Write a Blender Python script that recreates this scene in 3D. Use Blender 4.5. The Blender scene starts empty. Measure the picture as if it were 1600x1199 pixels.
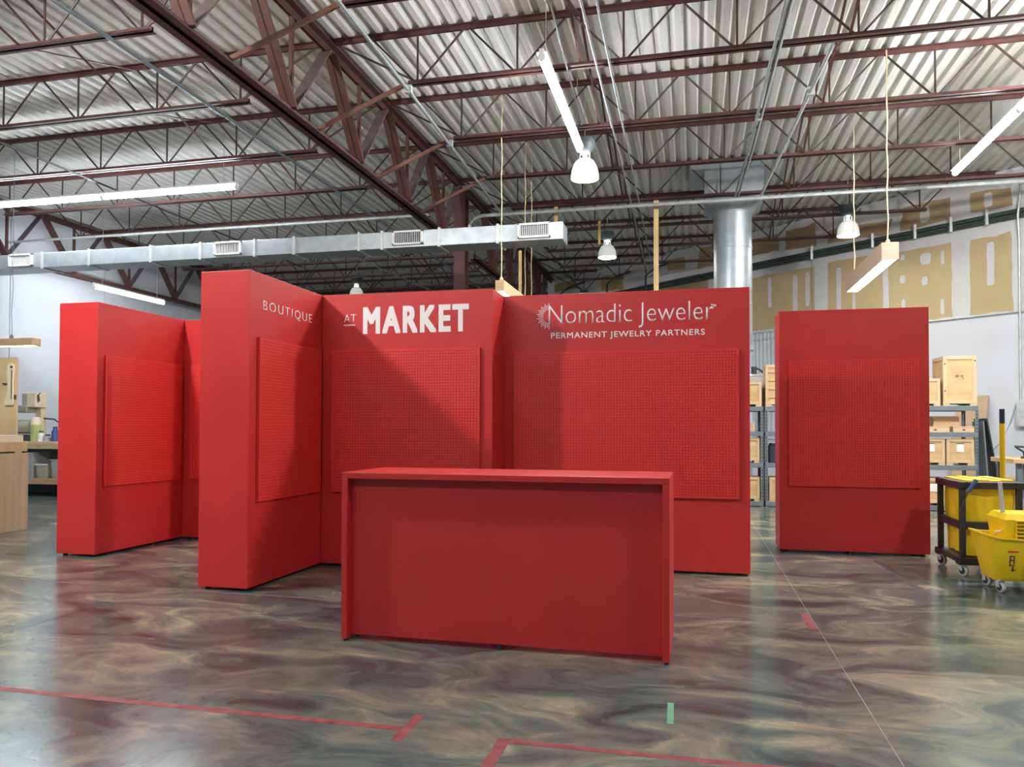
import bpy, bmesh, math, random
from mathutils import Matrix, Vector
rnd = random.Random(7)
PI = math.pi
SC = bpy.context.scene
COL = SC.collection

# ---------------------------------------------------------------- camera
cam_d = bpy.data.cameras.new('camera')
cam = bpy.data.objects.new('camera', cam_d)
COL.objects.link(cam)
cam_d.sensor_width = 36.0
cam_d.lens = 36.0 * 1193.99 / 1600
cam_d.shift_y = 45.8 / 1600
cam_d.clip_end = 200
cam.matrix_world = (Matrix.Translation((0, 0, 1.2381)) @ Matrix.Rotation(math.radians(13.382), 4, 'Z')
                    @ Matrix.Rotation(math.radians(1.172), 4, 'X') @ Matrix.Rotation(math.radians(-.166), 4, 'Y')
                    @ Matrix.Rotation(PI / 2, 4, 'X'))
SC.camera = cam

# ---------------------------------------------------------------- world, exposure
world = bpy.data.worlds.new('world')
SC.world = world
world.use_nodes = True
bg = world.node_tree.nodes['Background']
bg.inputs[0].default_value = (0.86, 0.93, 1.0, 1)
bg.inputs[1].default_value = 0.18
SC.view_settings.view_transform = 'Standard'
SC.view_settings.look = 'None'
SC.view_settings.gamma = 1
SC.view_settings.use_curve_mapping = False
SC.view_settings.exposure = 0.12
TUBE_POWER = 98.0      # emission of the fluorescent tubes
DOME_POWER = 60.0      # emission of the high-bay lamps
BOX_POWER = 25.0       # emission of the wooden trough lights

# ---------------------------------------------------------------- helpers
class MB:
    def __init__(s): s.v = []; s.f = []
    def add(s, vs, fs):
        o = len(s.v); s.v += [tuple(p) for p in vs]; s.f += [tuple(i + o for i in q) for q in fs]; return s
    def box(s, x0, x1, y0, y1, z0, z1):
        return s.add([(x0, y0, z0), (x1, y0, z0), (x1, y1, z0), (x0, y1, z0), (x0, y0, z1), (x1, y0, z1), (x1, y1, z1), (x0, y1, z1)],
                     [(3, 2, 1, 0), (4, 5, 6, 7), (0, 1, 5, 4), (1, 2, 6, 5), (2, 3, 7, 6), (3, 0, 4, 7)])
    def bar(s, a, b, w, t, up=(0, 0, 1)):
        a = Vector(a); b = Vector(b); d = (b - a).normalized(); u = Vector(up)
        if abs(d.dot(u)) > .98: u = Vector((1, 0, 0))
        r = d.cross(u).normalized(); u = r.cross(d)
        vs = [p + r * (w / 2 * i) + u * (t / 2 * j) for p in (a, b) for i, j in ((-1, -1), (1, -1), (1, 1), (-1, 1))]
        return s.add(vs, [(0, 1, 2, 3), (7, 6, 5, 4), (0, 4, 5, 1), (1, 5, 6, 2), (2, 6, 7, 3), (3, 7, 4, 0)])
    def cyl(s, a, b, r, n=10, r2=None, caps=True):
        a = Vector(a); b = Vector(b); r2 = r if r2 is None else r2
        d = (b - a).normalized(); u = Vector((0, 0, 1)) if abs(d.z) < .9 else Vector((1, 0, 0))
        x = d.cross(u).normalized(); y = d.cross(x)
        vs = [p + x * (math.cos(2 * PI * i / n) * q) + y * (math.sin(2 * PI * i / n) * q) for p, q in ((a, r), (b, r2)) for i in range(n)]
        fs = [(i, (i + 1) % n, n + (i + 1) % n, n + i) for i in range(n)]
        if caps: fs += [tuple(range(n))[::-1], tuple(range(n, 2 * n))]
        return s.add(vs, fs)
    def tube(s, pts, r, n=8):
        rings = []
        for k, p in enumerate(pts):
            p = Vector(p); a = Vector(pts[max(k - 1, 0)]); b = Vector(pts[min(k + 1, len(pts) - 1)])
            d = (b - a).normalized(); u = Vector((0, 0, 1)) if abs(d.z) < .9 else Vector((1, 0, 0))
            x = d.cross(u).normalized(); y = d.cross(x)
            rings.append([p + x * (math.cos(2 * PI * i / n) * r) + y * (math.sin(2 * PI * i / n) * r) for i in range(n)])
        return s.loft(rings)
    def loft(s, rings, cap0=True, cap1=True):
        n = len(rings[0]); vs = [p for r in rings for p in r]; fs = []
        for k in range(len(rings) - 1):
            fs += [(k * n + i, k * n + (i + 1) % n, (k + 1) * n + (i + 1) % n, (k + 1) * n + i) for i in range(n)]
        if cap0: fs.append(tuple(range(n))[::-1])
        if cap1: fs.append(tuple(range((len(rings) - 1) * n, len(rings) * n)))
        return s.add(vs, fs)
    def lathe(s, prof, n=20, c=(0, 0, 0), axis='z', cap0=False, cap1=False):
        rings = []
        for r, z in prof:
            ring = []
            for i in range(n):
                a = 2 * PI * i / n; p = (r * math.cos(a), r * math.sin(a), z)
                if axis == 'x': p = (p[2], p[0], p[1])
                if axis == 'y': p = (p[0], -p[2], p[1]) if False else (p[1], p[2], p[0])
                ring.append((p[0] + c[0], p[1] + c[1], p[2] + c[2]))
            rings.append(ring)
        return s.loft(rings, cap0, cap1)
    def prism(s, poly, depth, fn):
        """poly of (u, v); fn(u, v, w) -> point; w runs 0..depth"""
        n = len(poly); vs = [fn(u, v, 0) for u, v in poly] + [fn(u, v, depth) for u, v in poly]
        fs = [tuple(range(n))[::-1], tuple(range(n, 2 * n))] + [(i, (i + 1) % n, n + (i + 1) % n, n + i) for i in range(n)]
        return s.add(vs, fs)
    def mesh(s, name, mat, smooth=False):
        m = bpy.data.meshes.new(name); m.from_pydata(s.v, [], s.f)
        bm = bmesh.new(); bm.from_mesh(m); bmesh.ops.recalc_face_normals(bm, faces=bm.faces)
        if smooth:
            for f in bm.faces: f.smooth = True
            for e in bm.edges:
                if len(e.link_faces) == 2 and e.calc_face_angle(0) > .7: e.smooth = False
        bm.to_mesh(m); bm.free()
        if mat: m.materials.append(M[mat] if isinstance(mat, str) else mat)
        return m
    def build(s, name, mat, parent=None, smooth=False, bevel=0, loc=None):
        return link(name, s.mesh(name, mat, smooth), parent, bevel, loc)

def link(name, mesh, parent=None, bevel=0, loc=None):
    o = bpy.data.objects.new(name, mesh); COL.objects.link(o)
    if parent: o.parent = parent
    if loc: o.location = loc
    if bevel:
        b = o.modifiers.new('edge', 'BEVEL'); b.width = bevel; b.segments = 2; b.limit_method = 'ANGLE'
    return o
def tag(o, label=None, cat=None, group=None, kind=None):
    if label: o['label'] = label
    if cat: o['category'] = cat
    if group: o['group'] = group
    if kind: o['kind'] = kind
    return o
def thing(name, label, cat, loc=(0, 0, 0), rotz=0, group=None, kind=None):
    o = bpy.data.objects.new(name, None); COL.objects.link(o); o.empty_display_size = .1
    o.location = loc; o.rotation_euler = (0, 0, rotz)
    return tag(o, label, cat, group, kind)
def box(*a): return MB().box(*a)

# ---------------------------------------------------------------- materials
M = {}
def mat(name, col, rough=.5, metal=0, spec=.5, noise=0, nscale=8, bump=0, stretch=None, emit=None, estr=0, trans=0, col2=None):
    m = bpy.data.materials.new(name); m.use_nodes = True; M[name] = m
    nt = m.node_tree; b = nt.nodes['Principled BSDF']
    b.inputs['Base Color'].default_value = (*col, 1); b.inputs['Roughness'].default_value = rough
    b.inputs['Metallic'].default_value = metal; b.inputs['Specular IOR Level'].default_value = spec
    if emit: b.inputs['Emission Color'].default_value = (*emit, 1); b.inputs['Emission Strength'].default_value = estr
    if trans: b.inputs['Transmission Weight'].default_value = trans
    tc = nt.nodes.new('ShaderNodeTexCoord'); mp = nt.nodes.new('ShaderNodeMapping')
    nt.links.new(tc.outputs['Object'], mp.inputs[0])
    if stretch: mp.inputs['Scale'].default_value = stretch
    nz = nt.nodes.new('ShaderNodeTexNoise'); nz.inputs['Scale'].default_value = nscale; nz.inputs['Detail'].default_value = 5
    nt.links.new(mp.outputs[0], nz.inputs['Vector'])
    if noise:
        rp = nt.nodes.new('ShaderNodeValToRGB'); e = rp.color_ramp.elements
        a = [max(0, c * (1 - noise)) for c in col]; z = list(col2) if col2 else [min(1, c * (1 + noise)) for c in col]
        e[0].position = .3; e[1].position = .7
        e[0].color = (*a, 1); e[1].color = (*z, 1)
        nt.links.new(nz.outputs['Fac'], rp.inputs[0]); nt.links.new(rp.outputs[0], b.inputs['Base Color'])
    if bump:
        bp = nt.nodes.new('ShaderNodeBump'); bp.inputs['Strength'].default_value = bump; bp.inputs['Distance'].default_value = .01
        nt.links.new(nz.outputs['Fac'], bp.inputs['Height']); nt.links.new(bp.outputs[0], b.inputs['Normal'])
    return m

mat('red_paint', (.54, .026, .025), .42, noise=.06, nscale=3)
mat('red_peg', (.66, .029, .024), .5, noise=.05, nscale=4)
mat('vinyl_white', (.86, .82, .82), .5, noise=.02)
mat('black_foot', (.02, .02, .022), .5, noise=.2)
mat('steel_brown', (.095, .040, .035), .5, noise=.22, nscale=5, spec=.4)
mat('web_dark', (.05, .028, .025), .5, noise=.25, nscale=6)
mat('brace_rust', (.15, .062, .04), .6, noise=.2)
mat('girder_grey', (.13, .10, .095), .5, noise=.2)
mat('deck', (.66, .655, .62), .5, noise=.07, nscale=1.3, stretch=(6, .35, 1), spec=.3)
mat('galv', (.43, .48, .51), .42, metal=.65, noise=.12, nscale=6)
mat('galv_dull', (.55, .58, .58), .45, metal=.5, noise=.15, nscale=9)
mat('conduit', (.26, .285, .285), .5, metal=.1, noise=.1)
mat('grille_white', (.78, .79, .78), .5, noise=.03)
mat('grille_dark', (.05, .055, .055), .6, noise=.2)
mat('wall_white', (.62, .645, .69), .6, noise=.02, nscale=1.5)
mat('seam', (.28, .29, .31), .7, noise=.1)
mat('drywall', (.50, .385, .21), .75, noise=.10, nscale=1.2)
mat('drywall_dark', (.40, .29, .16), .75, noise=.15, nscale=1.2)
mat('mud', (.60, .60, .60), .7, noise=.04, nscale=3)
mat('pipe_green', (.03, .055, .045), .4, noise=.2)
mat('wall_dark', (.12, .12, .125), .8, noise=.2, nscale=.8)
mat('siding', (.50, .56, .60), .45, noise=.06)
mat('lamp_grey', (.15, .19, .21), .45, noise=.1)
mat('lamp_dark', (.03, .04, .045), .5, noise=.1)
mat('dome_white', (.82, .83, .80), .35, noise=.02, emit=(1, .98, .93), estr=.25)
mat('tube_glow', (.9, .9, .9), .4, noise=.01, emit=(.90, .95, 1.0), estr=TUBE_POWER)
mat('dome_glow', (.9, .9, .9), .4, noise=.01, emit=(1.0, .97, .92), estr=DOME_POWER)
mat('box_glow', (.9, .9, .9), .4, noise=.01, emit=(1.0, .95, .92), estr=BOX_POWER)
mat('white_metal', (.8, .81, .82), .4, noise=.02)
mat('wood_pale', (.58, .39, .22), .55, noise=.14, nscale=4, stretch=(.6, 6, 6))
mat('wood_pink', (.52, .34, .24), .55, noise=.10, nscale=4, stretch=(6, .6, 6))
mat('pine', (.60, .44, .26), .55, noise=.12, nscale=3, stretch=(1, 5, .6))
mat('ply', (.56, .38, .19), .55, noise=.16, nscale=2.2, stretch=(1.5, 1.5, 4))
mat('ply_door', (.52, .36, .22), .5, noise=.10, nscale=3, stretch=(6, 6, .5))
mat('stick', (.74, .50, .22), .55, noise=.12, nscale=4, stretch=(6, 6, .5))
mat('rope', (.70, .60, .34), .85, noise=.2, nscale=60)
mat('rope_white', (.75, .72, .62), .85, noise=.1, nscale=60)
mat('shelf_grey', (.17, .21, .235), .42, metal=.25, noise=.1)
mat('slot', (.02, .022, .025), .7, noise=.2)
mat('yellow', (.80, .55, .008), .4, noise=.05, nscale=3)
mat('yellow_bag', (.76, .53, .015), .5, noise=.10, nscale=5, bump=.3)
mat('cart_black', (.026, .024, .026), .45, noise=.3, nscale=5)
mat('caster_grey', (.42, .43, .44), .55, noise=.1)
mat('chrome', (.7, .7, .7), .25, metal=.9, noise=.05)
mat('blue', (.03, .07, .22), .4, noise=.1)
mat('navy', (.02, .03, .06), .5, noise=.1)
mat('warn_red', (.55, .06, .02), .5, noise=.1)
mat('ink', (.05, .04, .03), .7, noise=.2)
mat('paper', (.80, .77, .72), .6, noise=.03)
mat('cream', (.74, .64, .48), .45, noise=.05)
mat('machine_grey', (.36, .35, .30), .45, noise=.08)
mat('bin_grey', (.33, .35, .36), .5, noise=.08)
mat('can_green', (.40, .47, .18), .4, noise=.1)
mat('apron_green', (.42, .40, .20), .55, noise=.12)
mat('panel_black', (.018, .022, .024), .4, noise=.2)
mat('tape_red', (.25, .035, .04), .55, noise=.35, nscale=14, col2=(.30, .085, .085))
mat('tape_faded', (.20, .10, .095), .5, noise=.35, nscale=10, col2=(.22, .15, .135))
mat('tape_green', (.13, .33, .20), .6, noise=.15, nscale=14)
mat('tape_dark', (.06, .055, .058), .4, noise=.3, nscale=10)
mat('joint', (.33, .32, .30), .6, noise=.15)

def floor_material():
    m = bpy.data.materials.new('marbled_floor'); m.use_nodes = True; M['floor'] = m
    nt = m.node_tree; N = nt.nodes; L = nt.links; b = N['Principled BSDF']
    geo = N.new('ShaderNodeNewGeometry')
    mp = N.new('ShaderNodeMapping'); mp.inputs['Scale'].default_value = (.75, 1.35, 1); mp.inputs['Rotation'].default_value = (0, 0, .12)
    L.new(geo.outputs['Position'], mp.inputs[0])
    w = N.new('ShaderNodeTexNoise'); w.inputs['Scale'].default_value = 1.1; w.inputs['Detail'].default_value = 2
    L.new(mp.outputs[0], w.inputs['Vector'])
    sub = N.new('ShaderNodeVectorMath'); sub.operation = 'SUBTRACT'; sub.inputs[1].default_value = (.5, .5, .5); L.new(w.outputs['Color'], sub.inputs[0])
    scl = N.new('ShaderNodeVectorMath'); scl.operation = 'SCALE'; scl.inputs['Scale'].default_value = 1.5; L.new(sub.outputs[0], scl.inputs[0])
    ad = N.new('ShaderNodeVectorMath'); ad.operation = 'ADD'; L.new(mp.outputs[0], ad.inputs[0]); L.new(scl.outputs[0], ad.inputs[1])
    def noise(sc, det, dist, rough=.55):
        n = N.new('ShaderNodeTexNoise'); n.inputs['Scale'].default_value = sc; n.inputs['Detail'].default_value = det
        n.inputs['Distortion'].default_value = dist; n.inputs['Roughness'].default_value = rough
        L.new(ad.outputs[0], n.inputs['Vector']); return n
    def ramp(src, stops):
        r = N.new('ShaderNodeValToRGB'); e = r.color_ramp.elements
        while len(e) < len(stops): e.new(.5)
        for k, (p, c) in enumerate(stops): e[k].position = p; e[k].color = (*c, 1)
        L.new(src, r.inputs[0]); return r
    def mix(f, a, c):
        x = N.new('ShaderNodeMix'); x.data_type = 'RGBA'; L.new(f, x.inputs['Factor']); L.new(a, x.inputs['A']); L.new(c, x.inputs['B']); return x.outputs['Result']
    n1 = noise(1.5, 8, .7, .62)
    base = ramp(n1.outputs['Fac'], [(.34, (.022, .042, .046)), (.44, (.060, .094, .092)), (.51, (.105, .140, .126)), (.58, (.185, .198, .152)), (.66, (.33, .31, .21))])
    n2 = noise(.75, 4, 1.0, .5)
    mk = ramp(n2.outputs['Fac'], [(.54, (0, 0, 0)), (.70, (.6, .6, .6))])
    n3 = noise(2.2, 7, .8, .6)
    mar = ramp(n3.outputs['Fac'], [(.36, (.038, .032, .037)), (.5, (.092, .082, .082)), (.65, (.19, .172, .145))])
    c = mix(mk.outputs[0], base.outputs[0], mar.outputs[0])
    n4 = noise(2.4, 6, 1.2, .6)
    vein = ramp(n4.outputs['Fac'], [(.475, (0, 0, 0)), (.5, (.14, .14, .14)), (.525, (0, 0, 0))])
    dk = N.new('ShaderNodeRGB'); dk.outputs[0].default_value = (.035, .040, .042, 1)
    c = mix(vein.outputs[0], c, dk.outputs[0])
    L.new(c, b.inputs['Base Color'])
    rr = N.new('ShaderNodeMapRange'); rr.inputs['To Min'].default_value = .13; rr.inputs['To Max'].default_value = .27
    L.new(n3.outputs['Fac'], rr.inputs['Value']); L.new(rr.outputs[0], b.inputs['Roughness'])
    b.inputs['Specular IOR Level'].default_value = .5
floor_material()

# ---------------------------------------------------------------- setting: floor, ceiling, walls
fl = box(-15, 12, -4, 31, -.12, -.002).build('floor', 'joint'); tag(fl, kind='structure')
XS = [-15, -13.56, -8.79, -4.02, .75, 5.52, 12]; YS = [-4, .38, 5.15, 9.92, 14.69, 19.46, 24.2, 31]
for i in range(6):
    for j in range(7):
        g = .0026
        box(XS[i] + g, XS[i + 1] - g, YS[j] + g * .35, YS[j + 1] - g * .35, -.06, 0).build('slab', 'floor', fl)

DECK = 6.14
ceil = thing('ceiling', None, None, (0, 0, DECK), kind='structure')
P = .19
prof = [(0, .042), (.0225, .042), (.0575, 0), (.1325, 0), (.1675, .042)]
pts = [(k * P + x, z) for k in range(5) for x, z in prof] + [(5 * P, .042)]
sheet = MB()
for ya, yb in ((-3, 30.5),):
    n = len(pts)
    sheet.add([(x, ya, z) for x, z in pts] + [(x, yb, z) for x, z in pts], [(k, k + 1, n + k + 1, n + k) for k in range(n - 1)])
sm = sheet.mesh('deck_sheet', 'deck')
for k in range(28): link('deck_sheet', sm, ceil, loc=(-14.9 + k * 5 * P, 0, 0))
box(-15, 12, -3, 30.5, .046, .16).build('roof_board', 'deck', ceil)

# left wall of tall white panels
wl = box(-14.95, -14.78, 4, 30.5, 0, DECK).build('wall_left', 'seam'); tag(wl, kind='structure')
y = 4.2 - .14
for k in range(10):
    y0 = 5.52 + (k - 1) * 2.78; box(-14.785, -14.75, max(4, y0 + .012), min(30.5, y0 + 2.768), 0, DECK - .02).build('wall_panel', 'wall_white', wl)
wb = box(-15, -4.6, 30.4, 30.6, 0, DECK).build('wall_back', 'wall_dark'); tag(wb, kind='structure')

# slanted right wall: origin (1.52, 19.72), direction WD along the wall
WD = Vector((.75657, -.65391, 0)); WN = Vector((-.65391, -.75657, 0)); W0 = Vector((1.52, 19.72, 0))
def wp(s, z, off=0): return W0 + WD * s + WN * off + Vector((0, 0, z))
wrot = math.atan2(WD.y, WD.x)
wr = thing('wall_right', None, None, W0, wrot, kind='structure')     # local x along the wall, local -y towards the room
box(-8.3, 10.5, 0, .15, 0, DECK).build('wall_face', 'wall_white', wr)
def ragged(poly, amp):
    out = []
    for k in range(len(poly)):
        a = poly[k]; b = poly[(k + 1) % len(poly)]
        L = math.hypot(b[0] - a[0], b[1] - a[1]); n = max(1, int(L / .16))
        for q in range(n):
            t = q / n; out.append((a[0] + (b[0] - a[0]) * t + rnd.uniform(-amp, amp), a[1] + (b[1] - a[1]) * t + rnd.uniform(-amp, amp)))
    return out
def wallpatch(name, poly, mt, amp, thick, off=0):
    return MB().prism(ragged(poly, amp), thick, lambda u, v, w: (u, -off - w, v)).build(name, mt, wr)
wallpatch('mud_band', [(-8.2, 3.44), (10.4, 3.44), (10.4, 6.1), (-8.2, 6.1)], 'mud', .004, .004)
panels = [[(-1.2, 5.0), (1.59, 5.0), (1.59, 3.47), (-1.2, 3.47)], [(1.92, 5.03), (2.7, 5.02), (3.19, 5.0), (3.19, 3.47), (1.91, 3.47)],
          [(3.32, 4.98), (3.57, 4.96), (4.59, 4.96), (4.59, 3.47), (3.31, 3.47)], [(4.93, 4.94), (5.38, 4.93), (5.65, 4.98), (5.67, 3.47), (4.92, 3.47)],
          [(6.0, 5.0), (8.9, 4.97), (8.9, 3.47), (6.0, 3.47)]]
for p in panels: wallpatch('drywall_panel', p, 'drywall', .012, .003, .004)
upper = [[(-.35, 5.96), (.6, 5.95), (.65, 5.55), (-.35, 5.55)], [(.83, 5.98), (1.38, 5.97), (1.62, 6.02), (1.62, 5.47), (.83, 5.5)],
         [(1.93, 5.76), (3.02, 5.71), (3.4, 5.69), (3.3, 5.38), (1.93, 5.45)], [(3.63, 5.89), (4.57, 5.87), (4.59, 5.42), (3.56, 5.38)],
         [(4.93, 5.86), (5.64, 5.8), (5.68, 5.43), (4.94, 5.47)], [(6.1, 5.9), (8.6, 5.85), (8.6, 5.4), (6.1, 5.4)],
         [(-2.94, 5.94), (-2.31, 5.93), (-2.31, 5.6), (-2.94, 5.63)], [(-1.8, 6.03), (-1.0, 6.04), (-1.0, 5.5), (-1.87, 5.52)],
         [(-7.92, 6.0), (-6.85, 6.0), (-6.76, 5.72), (-7.92, 5.75)], [(-5.64, 5.92), (-4.8, 5.87), (-4.66, 5.39), (-5.64, 5.47)], [(-3.9, 5.2), (-1.5, 5.2), (-1.5, 4.4), (-3.9, 4.4)]]
for p in upper: wallpatch('drywall_panel', p, 'drywall_dark', .018, .003, .004)
for a, b, c, d in [(.33, 4.92, .43, 4.2), (1.02, 4.87, 1.14, 3.6), (1.35, 4.88, 1.46, 4.1), (2.13, 4.87, 2.24, 3.6), (2.51, 4.3, 2.57, 3.55), (3.57, 4.89, 3.66, 4.77),
                   (3.98, 4.84, 4.19, 4.61), (4.38, 4.82, 4.45, 4.56), (3.56, 4.46, 3.67, 4.29), (4.0, 4.36, 4.12, 4.19), (5.23, 4.82, 5.36, 4.0),
                   (3.59, 3.96, 3.66, 3.6), (4.37, 3.86, 4.44, 3.55), (3.98, 5.80, 4.17, 5.47), (5.19, 5.78, 5.34, 5.51), (6.6, 4.8, 6.72, 4.0), (7.4, 4.7, 7.52, 3.9)]:
    cx, hw = (a + c) / 2, (c - a) / 2
    poly = [(cx - hw * .7, b), (cx + hw * .7, b), (c, b - .06), (c, d + .06), (cx + hw * .7, d), (cx - hw * .7, d), (a, d + .06), (a, b - .06)]
    wallpatch('mud_streak', poly, 'mud', .006, .002, .007)
# siding sheet low on the slanted wall, seen between the booth walls
sd = MB()
for k in range(26):
    x0 = -1.6 + k * .11
    sd.add([(x0, -.03, 1.0), (x0 + .06, -.03, 1.0), (x0 + .075, -.055, 1.0), (x0 + .095, -.055, 1.0), (x0 + .11, -.03, 1.0),
            (x0, -.03, 3.62), (x0 + .06, -.03, 3.62), (x0 + .075, -.055, 3.62), (x0 + .095, -.055, 3.62), (x0 + .11, -.03, 3.62)],
           [(0, 1, 6, 5), (1, 2, 7, 6), (2, 3, 8, 7), (3, 4, 9, 8)])
sd.build('siding_sheet', 'siding', wr)
box(-1.65, 1.3, -.07, -.0, 3.6, 3.66).build('siding_cap', 'siding', wr)

# ---------------------------------------------------------------- roof steel
JZT, JZB = 6.08, 5.47
def chord(x0, x1, z, top):
    m = MB(); t = .007
    for s in (-1, 1):
        a, b = sorted((s * .010, s * .017)); c, d = sorted((s * .010, s * .062))
        if top: m.box(x0, x1, a, b, z, z + .058); m.box(x0, x1, c, d, z + .051, z + .058)
        else: m.box(x0, x1, a, b, z, z + .055); m.box(x0, x1, c, d, z, z + t)
    return m
GX = -4.5; PAN = 1.26
def webmesh(dx):   # from the bottom node (0,0) to the top chord dx away
    return MB().cyl((0, 0, JZB + .03), (dx, 0, JZT + .03), .0135, 6).mesh('web_diagonal' if dx else 'web_vertical', 'web_dark', True)
W_V, W_R, W_L = webmesh(0), webmesh(PAN / 2 - .05), webmesh(-PAN / 2 + .05)
W_EL = webmesh(-1.12); W_ER = webmesh(1.12)
ordn = ['nearest', 'second', 'third', 'fourth', 'fifth', 'sixth', 'seventh', 'eighth', 'ninth', 'tenth', 'eleventh', 'twelfth', 'thirteenth', 'fourteenth']
JY = [8.8 + 1.83 * i for i in range(-2, 12)]
def joist(Y, side, k):
    if side > 0:
        xe = min(11.5, 1.52 + (19.72 - Y) / .8643 - .12); 
        if xe < GX + 1.5: return
        lab = 'brown open-web roof joist right of the big girder, %s from the camera' % ordn[k]
        t = thing('roof_joist', lab, 'joist', (0, Y, 0), group='roof joists right of the girder')
        chord(GX, xe, JZT, True).build('top_chord', 'steel_brown', t)
        n = int((xe - .3 - (-3.3)) / PAN)
        chord(-3.42, -3.3 + n * PAN + .12, JZB, False).build('bottom_chord', 'steel_brown', t)
        nodes = [-3.3 + q * PAN for q in range(n + 1)]
        link('web_diagonal', W_EL, t, loc=(nodes[0], 0, 0))
    else:
        lab = 'brown open-web roof joist left of the big girder, %s from the camera' % ordn[k]
        t = thing('roof_joist', lab, 'joist', (0, Y, 0), group='roof joists left of the girder')
        chord(-14.4, GX, JZT, True).build('top_chord', 'steel_brown', t)
        nodes = [-5.75 - q * PAN for q in range(7)]
        chord(nodes[-1] - .1, -5.62, JZB, False).build('bottom_chord', 'steel_brown', t)
        link('web_diagonal', W_ER, t, loc=(nodes[0], 0, 0))
    for x in nodes:
        link('web_vertical', W_V, t, loc=(x, 0, 0))
        link('web_diagonal', W_R, t, loc=(x + .03, 0, 0)); link('web_diagonal', W_L, t, loc=(x - .03, 0, 0))
for k, Y in enumerate(JY): joist(Y, -1, k); joist(Y, 1, k)

GT, GB = 6.0, 4.86
def girder_chord(y0, y1, z, top, h=.10, w=.11):
    m = MB()
    for s in (-1, 1):
        a, b = sorted((s * .014, s * .027)); c, d = sorted((s * .014, s * w))
        m.box(a, b, y0, y1, z, z + h)
        m.box(c, d, y0, y1, *((z + h - .013, z + h) if top else (z, z + .013)))
    return m
def girder(label, X, y0, y1, braces):
    t = thing('joist_girder', label, 'girder', (X, 0, 0), group='long roof girders')
    girder_chord(y0, y1, GT - .03, True).build('top_chord', 'steel_brown', t)
    girder_chord(y0 + .7, y1 - .02, GB - .05, False).build('bottom_chord', 'steel_brown', t)
    mA = MB(); mB = MB(); h = .915
    for s in (-1, 1):
        mA.bar((s * .038, 0, GB + .04), (s * .038, h - .06, GT), .018, .075, (1, 0, 0)); mB.bar((s * .038, 0, GB + .04), (s * .038, -h + .06, GT), .03, .095, (1, 0, 0))
    A = mA.mesh('web_diagonal', 'girder_grey'); B = mB.mesh('web_diagonal', 'steel_brown')
    V = MB().bar((0, 0, GB + .04), (0, 0, GT), .045, .045).mesh('web_vertical', 'steel_brown')
    for Y in JY:
        yb = Y - .915
        if yb < y0 + .8 or yb > y1 - .3: continue
        link('web_diagonal', A, t, loc=(0, yb, 0)); link('web_diagonal', B, t, loc=(0, yb, 0)); link('web_vertical', V, t, loc=(0, yb, 0))
        if braces and yb + .9 < y1 - .2:
            MB().bar((.03, yb + .62, GB + .05), (1.05, Y, JZB + .02), .04, .045).build('knee_brace', 'brace_rust', t)
    return t
girder('heavy brown steel girder running back to the column, nearest span', GX, 3.2, 14.45, True)
girder('brown steel girder continuing behind the column, far span', GX, 14.75, 24.4, False)
girder('dark brown girder along the top of the white left wall', -14.35, 5, 30.2, False)

def column(label, X, Y, z1):
    t = thing('steel_column', label, 'column', (X, Y, 0))
    box(-.006, .006, -.12, .12, .02, z1).build('web_plate', 'steel_brown', t)
    for s in (-1, 1):
        box(-.115, .115, *sorted((s * .12, s * .135)), .02, z1).build('flange', 'steel_brown', t)
    box(-.17, .17, -.17, .17, 0, .02).build('base_plate', 'steel_brown', t)
column('brown steel column behind the ceiling duct', GX - .03, 14.6, 5.95)
column('brown steel column at the far left edge by the white wall', -14.35, 12.98, 4.8)

def bridging(label, X):
    t = thing('joist_bridging', label, 'bracing', (X, 0, 0))
    for a, b in zip(JY[:-1], JY[1:]):
        if 1.52 + (19.72 - b) / .8643 < X + .2: continue
        MB().bar((0, a, JZB + .03), (0, b, JZT), .03, .012).build('bridging_bar', 'steel_brown', t)
        MB().bar((.02, a, JZT), (.02, b, JZB + .03), .03, .012).build('bridging_bar', 'steel_brown', t)
bridging('crossed brown bracing bars between the joists, left of the girder', -7.35)
bridging('crossed brown bracing bars between the joists, beside the central lamp', -1.3)
bridging('crossed brown bracing bars between the joists, right of the round duct', 1.63)

# conduits and pipes under the roof
def pipe(label, pts, r, mt='conduit', clamps=(), name='conduit', cat='conduit'):
    t = thing(name, label, cat, pts[0])
    o = Vector(pts[0])
    MB().tube([Vector(p) - o for p in pts], r, 8).build('pipe_run', mt, t, True)
    for p in clamps:
        q = Vector(p) - o; box(q.x - r * 2, q.x + r * 2, q.y - .03, q.y + .03, q.z - r * 1.6, q.z + r * 2.6).build('clamp', 'galv_dull', t)
    return t
pipe('grey conduit running back from the joist ends beside the girder', [(-3.33, 5, 5.41), (-3.42, 8.8, 5.41), (-3.55, 12.4, 5.41), (-3.68, 15.5, 5.41)], .022, clamps=[(-3.42, 8.8, 5.41), (-3.48, 10.63, 5.41)])
pipe('bright grey conduit straight back to the round duct, left of a pair', [(.93, 5, 5.40), (.80, 12, 5.40), (.72, 14.2, 5.40)], .02, clamps=[(.86, 10.63, 5.4)])
pipe('bright grey conduit straight back to the round duct, right of a pair', [(.985, 5, 5.40), (.855, 12, 5.40), (.775, 14.2, 5.40)], .02)
pipe('dull grey perforated strut right of the conduit pair', [(1.48, 8.8, 5.42), (1.18, 14.2, 5.42)], .024, 'galv_dull', clamps=[(1.42, 10, 5.42)])
pipe('thin grey conduit passing just right of the central lamp', [(-1.05, 5, 5.42), (-1.12, 14, 5.42), (-1.2, 20, 5.42)], .014)
pipe('thin grey conduit second to the right of the central lamp', [(-.9, 5, 5.44), (-.98, 14, 5.44), (-1.05, 20, 5.44)], .014)
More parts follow.
